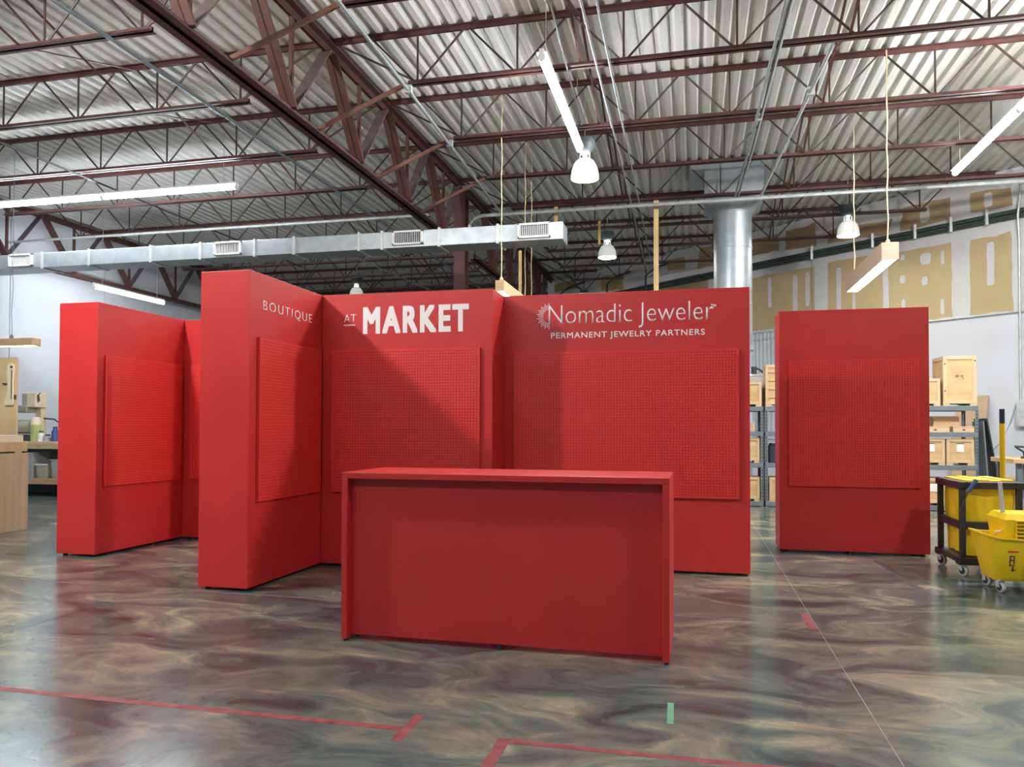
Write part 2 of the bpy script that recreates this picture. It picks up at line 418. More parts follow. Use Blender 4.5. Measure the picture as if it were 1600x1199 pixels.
pipe('thin grey conduit reaching the ballast of the central lamp', [(-1.27, 5, 5.44), (-1.5, 10.4, 5.44), (-1.53, 10.7, 5.56)], .012)
pipe('grey sprinkler pipe across the ceiling from the column to the slanted wall', [(-4.2, 14.05, 4.85), (-4.19, 14.05, 5.15), (-4.1, 14.05, 5.27), (-3.95, 14.05, 5.32), (5.5, 14.05, 5.32)], .034, 'galv_dull', name='sprinkler_pipe', cat='pipe')
pipe('long thin grey pipe across the ceiling left of the column', [(-14.2, 13.3, 5.18), (-4.75, 13.3, 5.18)], .026, 'galv_dull', name='sprinkler_pipe', cat='pipe')
pipe('dark thin conduit in the left bay, farthest from the girder', [(-9.9, 5, 5.42), (-9.9, 18, 5.42)], .018, 'lamp_dark')
pipe('dark thin conduit in the left bay, nearer the girder', [(-6.1, 5, 5.43), (-6.2, 22, 5.43)], .022, 'lamp_grey')
pipe('pale conduit running away over the far left bay', [(-8.3, 14, 5.42), (-7.4, 27, 5.42)], .02)
a = wp(-8, 5.30, .09); b = wp(6.0, 5.30, .09)
pipe('upper dark green pipe along the slanted drywall wall', [a, b], .045, 'pipe_green', name='wall_pipe', cat='pipe')
a = wp(-8, 5.20, .09); b = wp(6.0, 5.20, .09)
wpipe = pipe('lower dark green pipe along the slanted drywall wall', [a, b], .035, 'pipe_green', name='wall_pipe', cat='pipe')
for s in (1.56, 3.0, 3.9, 4.6, 5.25):
    p = wp(s, 5.2, .09) - a
    box(p.x - .025, p.x + .025, p.y - .07, p.y + .05, p.z - .06, p.z + .24).build('pipe_hanger', 'galv_dull', wpipe)
pipe('thin grey conduit along the edge between bare drywall and white paint', [wp(-1.5, 3.43, .03), wp(9, 3.43, .03)], .018, 'galv_dull')
t = pipe('grey conduit dropping down the slanted wall at the right edge', [wp(5.86, 5.9, .05), wp(5.82, 5.2, .15), wp(5.8, 4.8, .05), wp(5.8, 1.76, .05)], .02, 'galv_dull')
pipe('thin dark cable down the drywall beside a white mud band', [wp(1.57, 5.5, .06), wp(1.56, 4.0, .02), wp(1.56, 3.45, .02)], .01, 'galv_dull')
for k, (s0, s1) in enumerate(((-7.4, -6.2), (-5.2, -4.2), (-3.6, -2.6))):
    pipe('black cable sagging from the roof on the far drywall, %s from the left' % ordn[k].replace('nearest', 'first'),
         [wp(s0, 4.6, .2), wp(s0 + .02, 5.6, .2), wp(s0 + .4, 5.75, .2), wp(s1, 5.82, .2)], .03, 'lamp_dark', name='cable', cat='cable')

# rectangular ceiling duct
DY0, DY1, DZ0, DZ1, DX1 = 11.6, 12.06, 4.17, 4.44, -1.96
dt = thing('ceiling_duct', 'long grey rectangular sheet-metal duct under the roof joists', 'duct', (0, DY0, DZ0))
xs = [-13.4, -11.64, -10.62, -9.33, -8.33, -7.28, -6.54, -5.36, -4.95, -3.97, -3.0, DX1]
for a, b in zip(xs[:-1], xs[1:]):
    box(a + .004, b - .004, 0, DY1 - DY0, 0, DZ1 - DZ0).build('duct_section', 'galv', dt, bevel=.006)
for x in xs[1:-1]:
    h = DZ1 - DZ0; d = DY1 - DY0
    st = MB().box(x - .02, x + .02, -.02, d + .02, -.02, 0).box(x - .02, x + .02, -.02, d + .02, h, h + .02).box(x - .02, x + .02, -.02, 0, 0, h).box(x - .02, x + .02, d, d + .02, 0, h)
    st.build('duct_strap', 'galv_dull', dt)
for x in (-12.1, -7.78, -4.5, -2.41):
    r = MB(); w, hh = .26, .115; zc = .15
    r.box(x - w, x + w, -.05, 0, zc + hh - .03, zc + hh).box(x - w, x + w, -.05, 0, zc - hh, zc - hh + .03).box(x - w, x - w + .03, -.05, 0, zc - hh, zc + hh).box(x + w - .03, x + w, -.05, 0, zc - hh, zc + hh)
    g = r.build('register_grille', 'grille_white', dt, bevel=.003)
    box(x - w + .02, x + w - .02, -.015, -.005, zc - hh + .02, zc + hh - .02).build('register_back', 'grille_dark', g)
    fin = box(-.0025, .0025, -.035, -.012, zc - hh + .03, zc + hh - .03).mesh('fin', 'grille_white')
    for q in range(15): link('fin', fin, g, loc=(x - w + .045 + q * (2 * w - .09) / 14, 0, 0))

# round vertical duct with square collar at the deck
rd = thing('round_duct', 'big round galvanized duct dropping from a square collar in the roof', 'duct', (.72, 14.9, 0))
R = .35
for z0, z1 in ((2.75, 3.55), (3.55, 4.62), (4.62, 5.28)):
    MB().cyl((0, 0, z0 + .004), (0, 0, z1 - .004), R, 40).build('duct_section', 'galv', rd, True)
    MB().lathe([(R, -.012), (R + .012, -.008), (R + .012, .008), (R, .012)], 40, (0, 0, z1)).build('seam_ring', 'galv', rd, True)
ring1 = [(R * math.cos(2 * PI * i / 40), R * math.sin(2 * PI * i / 40), 5.28) for i in range(40)]
def sq(i):
    a = 2 * PI * i / 40; c, s = math.cos(a), math.sin(a); k = .52 / max(abs(c), abs(s)); return (c * k, s * k)
ring2 = [(*sq(i), 5.42) for i in range(40)]; ring3 = [(*sq(i), 5.98) for i in range(40)]; 
MB().loft([ring1, ring2, ring3]).build('square_collar', 'galv', rd)
box(-.78, .62, -.62, .62, 5.98, 6.08).build('collar_flange', 'galv', rd)
MB().cyl((0, 0, 0), (0, 0, 2.75), .345, 36).build('lower_stack', 'siding', rd, True)
MB().cyl((0, 0, 2.70), (0, 0, 2.78), .375, 40).build('clamp_ring', 'galv_dull', rd, True)

# ---------------------------------------------------------------- lights
def tube_light(label, a, b, hang=DECK - .02, r=.040):
    """linear fluorescent fixture from a to b: glowing lens under a slim white channel on hanger wires"""
    a = Vector(a); b = Vector(b); d = (b - a).normalized(); L = (b - a).length
    t = thing('tube_light', label, 'light', a, math.atan2(d.y, d.x), group='linear tube lights')
    n = max(1, round(L / 2.44)); seg = L / n
    for k in range(n):
        MB().cyl((k * seg + .03, 0, 0), ((k + 1) * seg - .03, 0, 0), r, 14).build('glowing_lens', 'tube_glow', t, True)
        for x in (k * seg, (k + 1) * seg - .03): MB().cyl((x, 0, 0), (x + .03, 0, 0), r * 1.06, 14).build('end_cap', 'white_metal', t, True)
    box(0, L, -.055, .055, r + .002, r + .012).build('uplight_shield', 'white_metal', t)  # plate added over the tube to hold its light off the deck
    box(0, L, -.025, .025, r + .012, r + .045).build('channel', 'white_metal', t)
    for x in (.25, L - .25): MB().cyl((x, 0, r + .045), (x, 0, hang - a.z), .004, 6).build('hanger_wire', 'galv_dull', t)
tube_light('long glowing tube light left of the hanging central lamp', (-1.57, 7.9, 5.2), (-1.57, 10.72, 5.2))
tube_light('glowing tube light at the upper right edge', (3.93, 13.0, 5.2), (3.93, 8.1, 5.2))
tube_light('long glowing tube light crossing the left side under the joists', (-12.5, 11.1, 5.2), (-7.3, 11.1, 5.2))
tube_light('small far tube light above the left booth against the white wall', (-12.6, 13.9, 4.28), (-12.6, 16.15, 4.28))
# unseen tube added behind the camera as soft fill on the booth fronts
tube_light('added fill tube crossing just behind the camera, out of the picture', (-5.4, -.6, 5.2), (-.8, -.6, 5.2))

def dome_lamp(label, x, y, z, dark=False, watts=40, refractor=False):
    t = thing('dome_lamp', label, 'lamp', (x, y, z), group='hanging dome lamps')
    prof = [(.205, 0), (.207, .014), (.202, .06), (.19, .13), (.165, .20), (.13, .255), (.085, .285), (.06, .29), (.06, .285), (.083, .279), (.126, .249), (.160, .195), (.184, .13), (.196, .06), (.199, .01), (.198, 0)]
    MB().lathe(prof, 32).build('shade', 'dome_white', t, True)
    MB().lathe([(.001, .02), (.08, .016), (.196, .012), (.196, .02), (.001, .03)], 32).build('glowing_lens', 'dome_glow', t, True)
    MB().cyl((0, 0, .28), (0, 0, .37), .035, 16).build('socket', 'white_metal', t, True)
    MB().lathe([(.02, .355), (.06, .365), (.10, .395), (.14, .44), (.15, .53), (.14, .58), (.05, .60), (.01, .60)], 24, cap0=True, cap1=True).build('ballast_housing', 'lamp_dark' if dark else 'lamp_grey', t, True)
    for q in (-1, 1): MB().cyl((q * .07, 0, .28), (q * .07, 0, .39), .010, 6).build('bracket', 'white_metal', t, True)
    MB().cyl((0, 0, .60), (0, 0, DECK - z - .01), .008, 8).build('hanging_rod', 'galv_dull', t, True)
    ld = bpy.data.lights.new('lamp_light', 'AREA'); ld.shape = 'DISK'; ld.size = .36; ld.energy = watts; ld.color = (1, .97, .92)
    if refractor:      # clear dome that also throws light sideways
        ld = bpy.data.lights.new('lamp_light', 'POINT'); ld.shadow_soft_size = .15; ld.energy = watts; ld.color = (1, .97, .92)
    link('lamp_light', ld, t, loc=(0, 0, -.14 if refractor else .008))
dome_lamp('white dome lamp with grey ballast hanging over the middle, largest of the lamps', -1.53, 10.95, 4.86)
dome_lamp('white dome lamp hanging above the middle of the far drywall', -1.86, 16.9, 5.03)
dome_lamp('white dome lamp with dark ballast near the slanted drywall wall at right', 2.9, 15.75, 4.97, True)
dome_lamp('small far dome lamp peeking over the booth corner at left', -9.49, 20.4, 5.02, True)
# the row of strong high-bay lamps goes on left of the camera, out of the picture
dome_lamp('dome lamp left of the camera, out of the picture', -6.1, 3.3, 5.1, watts=840, refractor=True)
dome_lamp('dome lamp right of the camera, out of the picture', 3.6, 3.0, 5.1, watts=130)
dome_lamp('dome lamp right of the picture, level with the red panels', 4.7, 8.45, 5.1, watts=1050, refractor=True)

def trough_light(label, c0, c1, w, h, ropes, wood='wood_pink', rope='rope', rr=.009):
    """open wooden trough with a lit diffuser underneath, hung on ropes"""
    a = Vector(c0); b = Vector(c1); d = (b - a).normalized(); L = (b - a).length
    t = thing('trough_light', label, 'light', a, math.atan2(d.y, d.x), group='wooden trough lights')
    for s in (-1, 1): box(0, L, *sorted((s * w / 2, s * (w / 2 - .018))), 0, h).build('side_board', wood, t, bevel=.002)
    box(0, .018, -w / 2 + .018, w / 2 - .018, 0, h).build('end_board', wood, t, bevel=.002); box(L - .018, L, -w / 2 + .018, w / 2 - .018, 0, h).build('end_board', wood, t, bevel=.002)
    box(.018, L - .018, -w / 2 + .018, w / 2 - .018, h - .03, h - .012).build('top_board', wood, t)
    box(.03, L - .03, -w / 2 + .03, w / 2 - .03, .006, .02).build('diffuser', 'box_glow', t)
    for x, top in ropes:
        pts = []
        for k in range(15):
            z = h - .03 + (top - a.z - h + .03) * k / 14; pts.append((x + .006 * math.sin(k * 2.1), .006 * math.cos(k * 1.7), z))
        MB().tube(pts, rr, 6).build('rope', rope, t, True)
        MB().lathe([(.004, 0), (.024, .02), (.028, .045), (.018, .07), (.004, .085)], 10, (x, 0, h - .012)).build('rope_knot', rope, t, True)
trough_light('wooden trough light on yellow ropes above the right booth panel', (2.41, 10.42, 3.38), (2.41, 12.8, 3.38), .20, .22, [(.12, 6.1), (2.2, 5.9)])
trough_light('wooden trough light on pale ropes just behind the booth wall', (-2.71, 10.6, 3.21), (-2.71, 12.9, 3.21), .13, .16, [(.1, 6.1), (1.7, 6.0), (2.2, 5.9)], 'wood_pale', 'rope', .007)
trough_light('wooden trough light hanging over the workbench at the left edge', (-11.2, 9.2, 2.42), (-9.31, 9.2, 2.42), .16, .11, [(.5, 5.4), (1.45, 5.4)], 'wood_pale', 'lamp_grey', .004)
def stick(label, x, y, z0, z1, w=.05, dd=.03):
    tag(box(-w / 2, w / 2, -dd / 2, dd / 2, 0, z1 - z0).build('wooden_batten', 'stick', None, bevel=.002, loc=(x, y, z0)), label, 'batten', 'wooden battens hanging from the roof')
stick('tall wooden batten dropping from the roof to behind the booth beside the dome lamp', -.67, 14.29, 2.6, 5.465, .09, .04)
stick('short wooden batten above the far dome lamp', -1.92, 15.95, 5.1, 5.6, .05)
stick('wooden batten showing below the end of the ceiling duct', -3.0, 13.2, 2.6, 4.4, .05)
stick('short wooden batten showing above the end of the ceiling duct', -2.55, 14.29, 4.85, 5.465, .07)

# ---------------------------------------------------------------- booth
def peg_mesh(w, h, cell=.0254):
    """pegboard sheet w x h, front at y=-.012, with real holes"""
    nx, nz = max(1, round((w - .03) / cell)), max(1, round((h - .03) / cell))
    mx, mz = (w - nx * cell) / 2, (h - nz * cell) / 2
    v = []; f = []; yf, yb = -.012, .004; r = .0041
    ang = [PI / 4 * k + PI / 8 for k in range(8)]
    gi = {}
    def gp(i, k):
        if (i, k) not in gi: gi[(i, k)] = len(v); v.append((mx + i * cell, yf, mz + k * cell))
        return gi[(i, k)]
    for i in range(nx):
        for k in range(nz):
            c = (mx + (i + .5) * cell, mz + (k + .5) * cell)
            o = len(v)
            v.extend((c[0] + r * math.cos(a), yf, c[1] + r * math.sin(a)) for a in ang)
            v.extend((c[0] + r * math.cos(a), yb, c[1] + r * math.sin(a)) for a in ang)
            A, B, Cc, D = gp(i, k), gp(i + 1, k), gp(i + 1, k + 1), gp(i, k + 1)
            # hole corners: 0,1 upper right; 2,3 upper left; 4,5 lower left; 6,7 lower right
            f += [(B, Cc, o + 0, o + 7), (Cc, o + 1, o + 0), (Cc, D, o + 2, o + 1), (D, o + 3, o + 2), (D, A, o + 4, o + 3), (A, o + 5, o + 4), (A, B, o + 6, o + 5), (B, o + 7, o + 6)]
            f += [(o + q, o + (q + 1) % 8, o + 8 + (q + 1) % 8, o + 8 + q) for q in range(8)]
    def quad(p): o = len(v); v.extend(p); f.append((o, o + 1, o + 2, o + 3))
    X1, Z1 = mx + nx * cell, mz + nz * cell
    quad([(0, yf, 0), (w, yf, 0), (w, yf, mz), (0, yf, mz)]); quad([(0, yf, Z1), (w, yf, Z1), (w, yf, h), (0, yf, h)])
    quad([(0, yf, mz), (mx, yf, mz), (mx, yf, Z1), (0, yf, Z1)]); quad([(X1, yf, mz), (w, yf, mz), (w, yf, Z1), (X1, yf, Z1)])
    quad([(0, yf, 0), (0, yf, h), (0, .012, h), (0, .012, 0)]); quad([(w, yf, 0), (w, .012, 0), (w, .012, h), (w, yf, h)])
    quad([(0, yf, h), (w, yf, h), (w, .012, h), (0, .012, h)]); quad([(0, yf, 0), (0, .012, 0), (w, .012, 0), (w, yf, 0)])
    m = bpy.data.meshes.new('pegboard'); m.from_pydata(v, [], f); m.materials.append(M['red_peg']); return m

def text_mesh(name, body, x0, x1, z0, z1, offset=0, spacing=1, depth=.0015, bold=0):
    """lettering laid out in the xz plane (facing -y) filling the rectangle"""
    c = bpy.data.curves.new('t', 'FONT'); c.body = body; c.offset = offset; c.space_character = spacing; c.resolution_u = 5
    o = bpy.data.objects.new('t', c); COL.objects.link(o)
    dg = bpy.context.evaluated_depsgraph_get(); dg.update()
    me = bpy.data.meshes.new_from_object(o.evaluated_get(dg)); bpy.data.objects.remove(o); bpy.data.curves.remove(c)
    xs = [p.co.x for p in me.vertices]; ys = [p.co.y for p in me.vertices]
    ax, bx_, ay, by = min(xs), max(xs), min(ys), max(ys)
    bm = bmesh.new(); bm.from_mesh(me)
    for p in bm.verts:
        u, w = (p.co.x - ax) / (bx_ - ax), (p.co.y - ay) / (by - ay)
        p.co = (x0 + bold + u * (x1 - x0 - 2 * bold), -depth, z0 + bold + w * (z1 - z0 - 2 * bold))
    if bold:      # thicken the strokes with shifted copies
        src = bm.faces[:]
        for q in range(8):
            d = bmesh.ops.duplicate(bm, geom=src)
            vs = [g for g in d['geom'] if isinstance(g, bmesh.types.BMVert)]
            bmesh.ops.translate(bm, verts=vs, vec=(bold * max(-1, min(1, 1.5 * math.cos(q * PI / 4))), -depth * .04 * (q + 1), bold * max(-1, min(1, 1.5 * math.sin(q * PI / 4)))))
    bmesh.ops.recalc_face_normals(bm, faces=bm.faces)
    for fc in bm.faces:
        if fc.normal.y > 0: fc.normal_flip()
    r = bmesh.ops.extrude_face_region(bm, geom=bm.faces[:])
    for p in r['geom']:
        if isinstance(p, bmesh.types.BMVert): p.co.y = 0.0006
    bmesh.ops.recalc_face_normals(bm, faces=bm.faces)
    bm.to_mesh(me); bm.free(); me.name = name; me.materials.clear(); me.materials.append(M['vinyl_white'])
    return me

BH = 2.44
def booth_wall(label, x0, x1, y0, y1):
    """red box wall standing on small feet; origin at its front left floor corner"""
    t = thing('booth_wall', label, 'booth wall', (x0, y0, 0), group='red booth walls')
    w, d = x1 - x0, y1 - y0
    box(0, w, 0, d, .022, BH).build('wall_box', 'red_paint', t, bevel=.004)
    n = 3 if max(w, d) > 1 else 2
    for q in range(n):
        for s in range(2):
            if w > d: px, py = .06 + (w - .12) * q / (n - 1), (.05, d - .05)[s]
            else: px, py = (.05, w - .05)[s], .06 + (d - .12) * q / (n - 1)
            MB().cyl((px, py, 0), (px, py, .024), .022, 10).build('foot', 'black_foot', t, True)
    return t
def pegboard(t, side, a, b, z0=.668, z1=1.935, off=0):
    """side 'front': a..b are local x; side 'right': a..b local y on the face at local x=off"""
    m = peg_mesh(b - a, z1 - z0); o = link('pegboard', m, t)
    if side == 'front': o.location = (a, -.012, z0)
    else: o.location = (off + .012, a, z0); o.rotation_euler = (0, 0, PI / 2)
    return o
# left L
t = booth_wall('red side wall at the far left of the booth with a pegboard facing right', -5.986, -5.548, 6.18, 7.90)
pegboard(t, 'right', .095, 1.215, off=.438)
t = booth_wall('red back wall in the left nook mostly hidden by the side wall with lettering', -5.546, -3.90, 7.456, 7.87)
pegboard(t, 'front', .10, 1.54)
# centre
t = booth_wall('red side wall in the middle lettered BOUTIQUE', -3.698, -3.273, 5.161, 6.72)
pegboard(t, 'right', .105, 1.107, off=.425)
o = link('lettering', text_mesh('lettering', 'BOUTIQUE', 0, .782, 0, .088, -.008, 1.28), t, loc=(.4262, .18, 2.147)); o.rotation_euler = (0, 0, PI / 2); o['label'] = 'white lettering BOUTIQUE'
t = booth_wall('red back wall lettered AT MARKET behind the counter', -3.271, -1.676, 6.319, 6.713)
pegboard(t, 'front', .11, 1.488)
X = -3.271
link('lettering', text_mesh('lettering', 'MARKET', -2.874 - X, -1.889 - X, 2.077, 2.318, 0, 1.22, bold=.0105), t)['label'] = 'large bold white lettering MARKET'
link('lettering', text_mesh('lettering', 'AT', -3.061 - X, -2.938 - X, 2.184, 2.258, -.006, 1.0), t)['label'] = 'small white lettering AT'
box(-3.061 - X, -2.95 - X, -.0015, .0006, 2.156, 2.166).build('underline', 'vinyl_white', t)
t = booth_wall('red back wall right of centre with a two-line white sign and a sunburst', -1.90, .46, 6.715, 7.13)
pegboard(t, 'front', -1.574 + 1.90, .373 + 1.90, .648, 1.92)
X = -1.90
link('lettering', text_mesh('lettering', 'Nomadic Jeweler', -1.262 - X, .166 - X, 2.118, 2.338, -.0125, 1.0), t)['label'] = 'thin white name lettering'
link('lettering', text_mesh('lettering', 'PERMANENT JEWELRY PARTNERS', -1.241 - X, .094 - X, 2.027, 2.095, 0, 1.12, bold=.0008), t)['label'] = 'small white lettering PERMANENT JEWELRY PARTNERS'
link('lettering', text_mesh('lettering', 'TM', .143 - X, .187 - X, 2.278, 2.304, 0, 1.0, bold=.001), t)['label'] = 'tiny white TM mark'
sb = MB(); cx, cz = -1.252 - X, 2.243
for k in range(19):
    a = math.radians(94 + k * 172 / 18); r0, r1 = .060, (.118 if k % 2 == 0 else .104)
    c, s = math.cos(a), math.sin(a); n0, n1 = .0016, .0034
    poly = [(cx + c * r0 - s * -n0, cz + s * r0 + c * -n0), (cx + c * r1 - s * -n1, cz + s * r1 + c * -n1), (cx + c * r1 - s * n1, cz + s * r1 + c * n1), (cx + c * r0 - s * n0, cz + s * r0 + c * n0)]
    sb.prism(poly, .002, lambda u, v, w: (u, .0006 - w, v))
sb.build('sunburst', 'vinyl_white', t)
# right panel
t = booth_wall('free-standing red panel at the right with a single square pegboard', .845, 2.235, 8.182, 8.60)
pegboard(t, 'front', .09, 1.298)

# counter
ct = thing('reception_counter', 'long red counter with waterfall ends standing in front of the booth', 'counter', (-2.0, 4.119, 0), -.0104)
W, D, H, T = 1.875, .612, .979, .036
box(0, T, 0, D, .012, H - T).build('end_panel', 'red_paint', ct, bevel=.003)
box(W - T, W, 0, D, .012, H - T).build('end_panel', 'red_paint', ct, bevel=.003)
box(0, W, 0, D, H - T, H).build('counter_top', 'red_paint', ct, bevel=.003)
box(T, W - T, .055, .078, .03, H - T).build('front_panel', 'red_paint', ct)
box(T, W - T, .09, D - .02, .5, .52).build('inner_shelf', 'red_paint', ct)
for x, y in ((.018, .03), (.018, D - .03), (W - .018, .03), (W - .018, D - .03), (W * .5, .067)):
    MB().cyl((x, y, 0), (x, y, .032), .014, 10).build('foot', 'black_foot', ct, True)

# ---------------------------------------------------------------- floor tape
def tape(label, x0, x1, y0, y1, mt='tape_red', rot=0):
    o = box(-(x1 - x0) / 2, (x1 - x0) / 2, -(y1 - y0) / 2, (y1 - y0) / 2, 0, .0006).build('floor_tape', mt, None, loc=((x0 + x1) / 2, (y0 + y1) / 2, .0002))
    o.rotation_euler = (0, 0, rot); return tag(o, label, 'tape', 'tape marks on the floor')
tape('long red tape line on the floor from the left edge', -6.0, -1.175, 2.960, 3.004)
tape('short red crosspiece ending the left tape line', -1.172, -1.128, 2.86, 3.145)
tape('red tape leg running to the bottom edge of the picture', -.762, -.712, 2.2, 2.985)
tape('red tape line at the bottom right of the counter', -.708, .55, 2.945, 2.985)
tape('short red tape piece beside the floor joint at right', .690, .744, 5.06, 5.50)
tape('small green tape piece on the floor before the counter', -.115, -.087, 3.30, 3.55, 'tape_green', .02)
tape('faded pink tape line on the floor between the left walls and the counter', -5.3, -2.1, 5.09, 5.12, 'tape_faded', -.02)
tape('faded pink tape line on the floor right of the counter', -.12, .30, 5.19, 5.22, 'tape_faded')
tape('dark tape strip on the floor near the yellow bucket', 1.66, 1.72, 6.35, 7.85, 'tape_dark', .02)

# ---------------------------------------------------------------- shelving and crates at the right
def shelving(label, x0, x1, y0=12.8, d=.61):
    t = thing('metal_shelving', label, 'shelving', (x0, y0, 0), group='grey metal shelving units')
    w = x1 - x0; HT = 1.60; t_ = .045
    for px in (0, w - t_):
        for py in (0, d - t_):
            sx = 1 if px == 0 else -1; xa = 0 if px == 0 else w
            ya = 0 if py == 0 else d; sy = 1 if py == 0 else -1
            m = MB().box(*sorted((xa, xa + sx * t_)), *sorted((ya, ya + sy * .004)), 0, HT).box(*sorted((xa, xa + sx * .004)), *sorted((ya, ya + sy * t_)), 0, HT)
            p = m.build('post', 'shelf_grey', t)
            if py == 0:
                s = MB()
                for q in range(30):
                    z = .05 + q * .052; xc = xa + sx * .022; s.box(xc - .007, xc + .007, -.0012, .002, z, z + .024)
                s.build('slots', 'slot', p)
    for z in (.085, .70, 1.20, 1.60):
        m = MB().box(.004, w - .004, -.006, .03, z - .075, z - .0).box(.004, w - .004, d - .03, d + .006, z - .075, z)
        m.build('shelf_beam', 'shelf_grey', t, bevel=.003)
        box(.02, w - .02, .03, d - .03, z - .022, z - .004).build('shelf_board', 'galv_dull', t)
    return t
shelving('grey metal shelving seen in the gap, left of the double posts', -.40, 1.085)
shelving('grey metal shelving seen in the gap, right of the double posts', 1.105, 2.60)
shelving('grey metal shelving right of the free-standing red panel', 2.64, 4.165)

def crate(label, x0, x1, y0, y1, z0, z1, b=.045, feet=True, card=False, stencil=False, slats=0):
    t = thing('wooden_crate', label, 'crate', (x0, y0, z0), group='wooden crates')
    w, d, h = x1 - x0, y1 - y0, z1 - z0; f = .035 if feet else 0
    box(.012, w - .012, .012, d - .012, f, h - .004).build('crate_body', 'ply', t)
    for a in ((0, b, 0, .016, f, h), (w - b, w, 0, .016, f, h), (b, w - b, 0, .016, f, f + b), (b, w - b, 0, .016, h - b, h)):
        box(*a).build('batten', 'pine', t, bevel=.002)
    for yy in ((0, b), (d - b, d)):
        for xx in ((0, .016), (w - .016, w)):
            ya = yy[0] + (.017 if yy[0] == 0 else 0); box(*xx, ya, yy[1] + (.017 if yy[0] == 0 else 0), f, h).build('batten', 'pine', t)
    for xx in ((0, .016), (w - .016, w)): box(*xx, b + .017, d - b, h - b, h).build('batten', 'pine', t)
    if slats:
        for q in range(slats):
            z = f + b + (h - f - 2 * b) * (q + .5) / slats; box(b, w - b, -.004, .014, z - .012, z + .012).build('slat', 'pine', t)
    if feet:
        for xx in ((0, .09), (w - .09, w)): box(*xx, .005, d - .005, 0, f).build('skid', 'pine', t)
    if card:
        cx = w * .5; box(cx - .05, cx + .05, .004, .013, h * .50, h * .80).build('label_card', 'paper', t); box(cx - .05, cx + .05, .002, .013, h * .80, h * .83).build('card_clip', 'ink', t)
    if stencil:
        for a, c, zz in ((-.06, -.005, .60), (-.06, -.01, .575), (.01, .055, .60), (.015, .05, .575), (.035, .06, .545)):
            box(w * .5 + a, w * .5 + c, .0105, .013, h * zz, h * zz + .010).build('stencil_mark', 'ink', t)
        for xx, zz in ((.025, .84), (w - .025, .9), (.025, .3)): MB().cyl((xx, -.003, h * zz), (xx, .002, h * zz), .012, 8).build('bolt', 'ink', t)
    return t
crate('tall pale crate with stencil marks on top of the right shelving', 3.70, 4.16, 12.84, 13.38, 1.60, 2.36, .055, stencil=True)
crate('half-hidden crate beside the tall crate on the top shelf', 3.20, 3.66, 12.84, 13.3, 1.60, 2.02)
crate('crate with a white card on the shelf, right one of two', 3.735, 4.115, 12.83, 13.3, .70, 1.10, .045, card=True)
crate('crate with a white card on the shelf, left one of two', 3.33, 3.715, 12.83, 13.3, .70, 1.10, .045, card=True)
crate('crate on the lowest shelf behind the janitor cart', 3.36, 3.75, 12.83, 13.3, .085, .50, .045, card=True)
crate('crate on the top shelf in the gap, left of the double posts', .55, 1.06, 12.84, 13.3, 1.60, 2.0)
crate('tall slatted crate on the top shelf in the gap, right of the double posts', 1.12, 1.62, 12.84, 13.3, 1.60, 2.27, slats=4)
crate('crate on the second shelf in the gap', .58, 1.03, 12.83, 13.3, .70, 1.10)
crate('crate on the lowest shelf in the gap, left of the double posts', .58, 1.03, 12.83, 13.3, .085, .47)
crate('crate on the lowest shelf in the gap, right of the double posts', 1.17, 1.6, 12.83, 13.3, .085, .47)
crate('low wooden box on the floor behind the yellow mop pole', 4.62, 5.0, 13.5, 13.9, 0, .50)
for lab, x0, x1 in (('flat wooden box on the third shelf, right one', 3.83, 4.12), ('flat wooden box on the third shelf, left one', 3.38, 3.78)):
    t = thing('flat_box', lab, 'box', (x0, 12.83, 1.2), group='flat boxes on the third shelf')
    box(0, x1 - x0, 0, .4, 0, .07).build('box_body', 'pine', t, bevel=.003); box(-.004, x1 - x0 + .004, -.004, .404, .072, .088).build('box_lid', 'wood_pale', t, bevel=.002)
    box((x1 - x0) * .5 - .02, (x1 - x0) * .5 + .02, -.006, -.0035, .03, .045).build('latch', 'ink', t)
for k in range(5):
    tag(box(-.18, .18, -.12, .12, 0, .030).build('wood_board', 'wood_pale', None, bevel=.002, loc=(3.78 + .005 * (k % 2), 13.12, 1.29 + k * .0315)),
        'thin board in the stack behind the flat boxes, %s from the bottom' % ordn[k].replace('nearest', 'first'), 'board', 'stack of boards on the third shelf')
for k in range(4):
    tag(box(-.25, .25, -.15, .15, 0, .035).build('wood_board', 'wood_pink', None, bevel=.002, loc=(.70 + .01 * (k % 2), 13.0, 1.2 + k * .0365)),
        'pinkish board in the small stack in the gap, %s from the bottom' % ordn[k].replace('nearest', 'first'), 'board', 'stack of boards in the gap')
t = thing('storage_bin', 'white plastic bin behind the crate on the top shelf in the gap', 'bin', (.62, 13.32, 1.6))
box(0, .6, 0, .07, 0, .52).build('bin_body', 'grille_white', t, bevel=.01); box(-.01, .61, -.01, .08, .52, .56).build('bin_lid', 'white_metal', t, bevel=.008)
t = thing('clamp_tool', 'black hand tool lying on the white bin in the gap', 'tool', (.98, 13.34, 2.16))
MB().cyl((0, 0, .0), (0, 0, .12), .045, 12).build('tool_body', 'lamp_dark', t, True); MB().tube([(0, 0, .1), (.08, 0, .08), (.14, 0, .03), (.22, 0, .06)], .018, 8).build('tool_handle', 'lamp_dark', t, True)
t = thing('dark_toolbox', 'dark box on the second shelf in the gap, right of the double posts', 'box', (1.18, 12.86, .70))
box(0, .38, 0, .35, 0, .28).build('box_body', 'navy', t, bevel=.01); box(.02, .36, -.01, .36, .28, .31).build('box_lid', 'black_foot', t, bevel=.005)
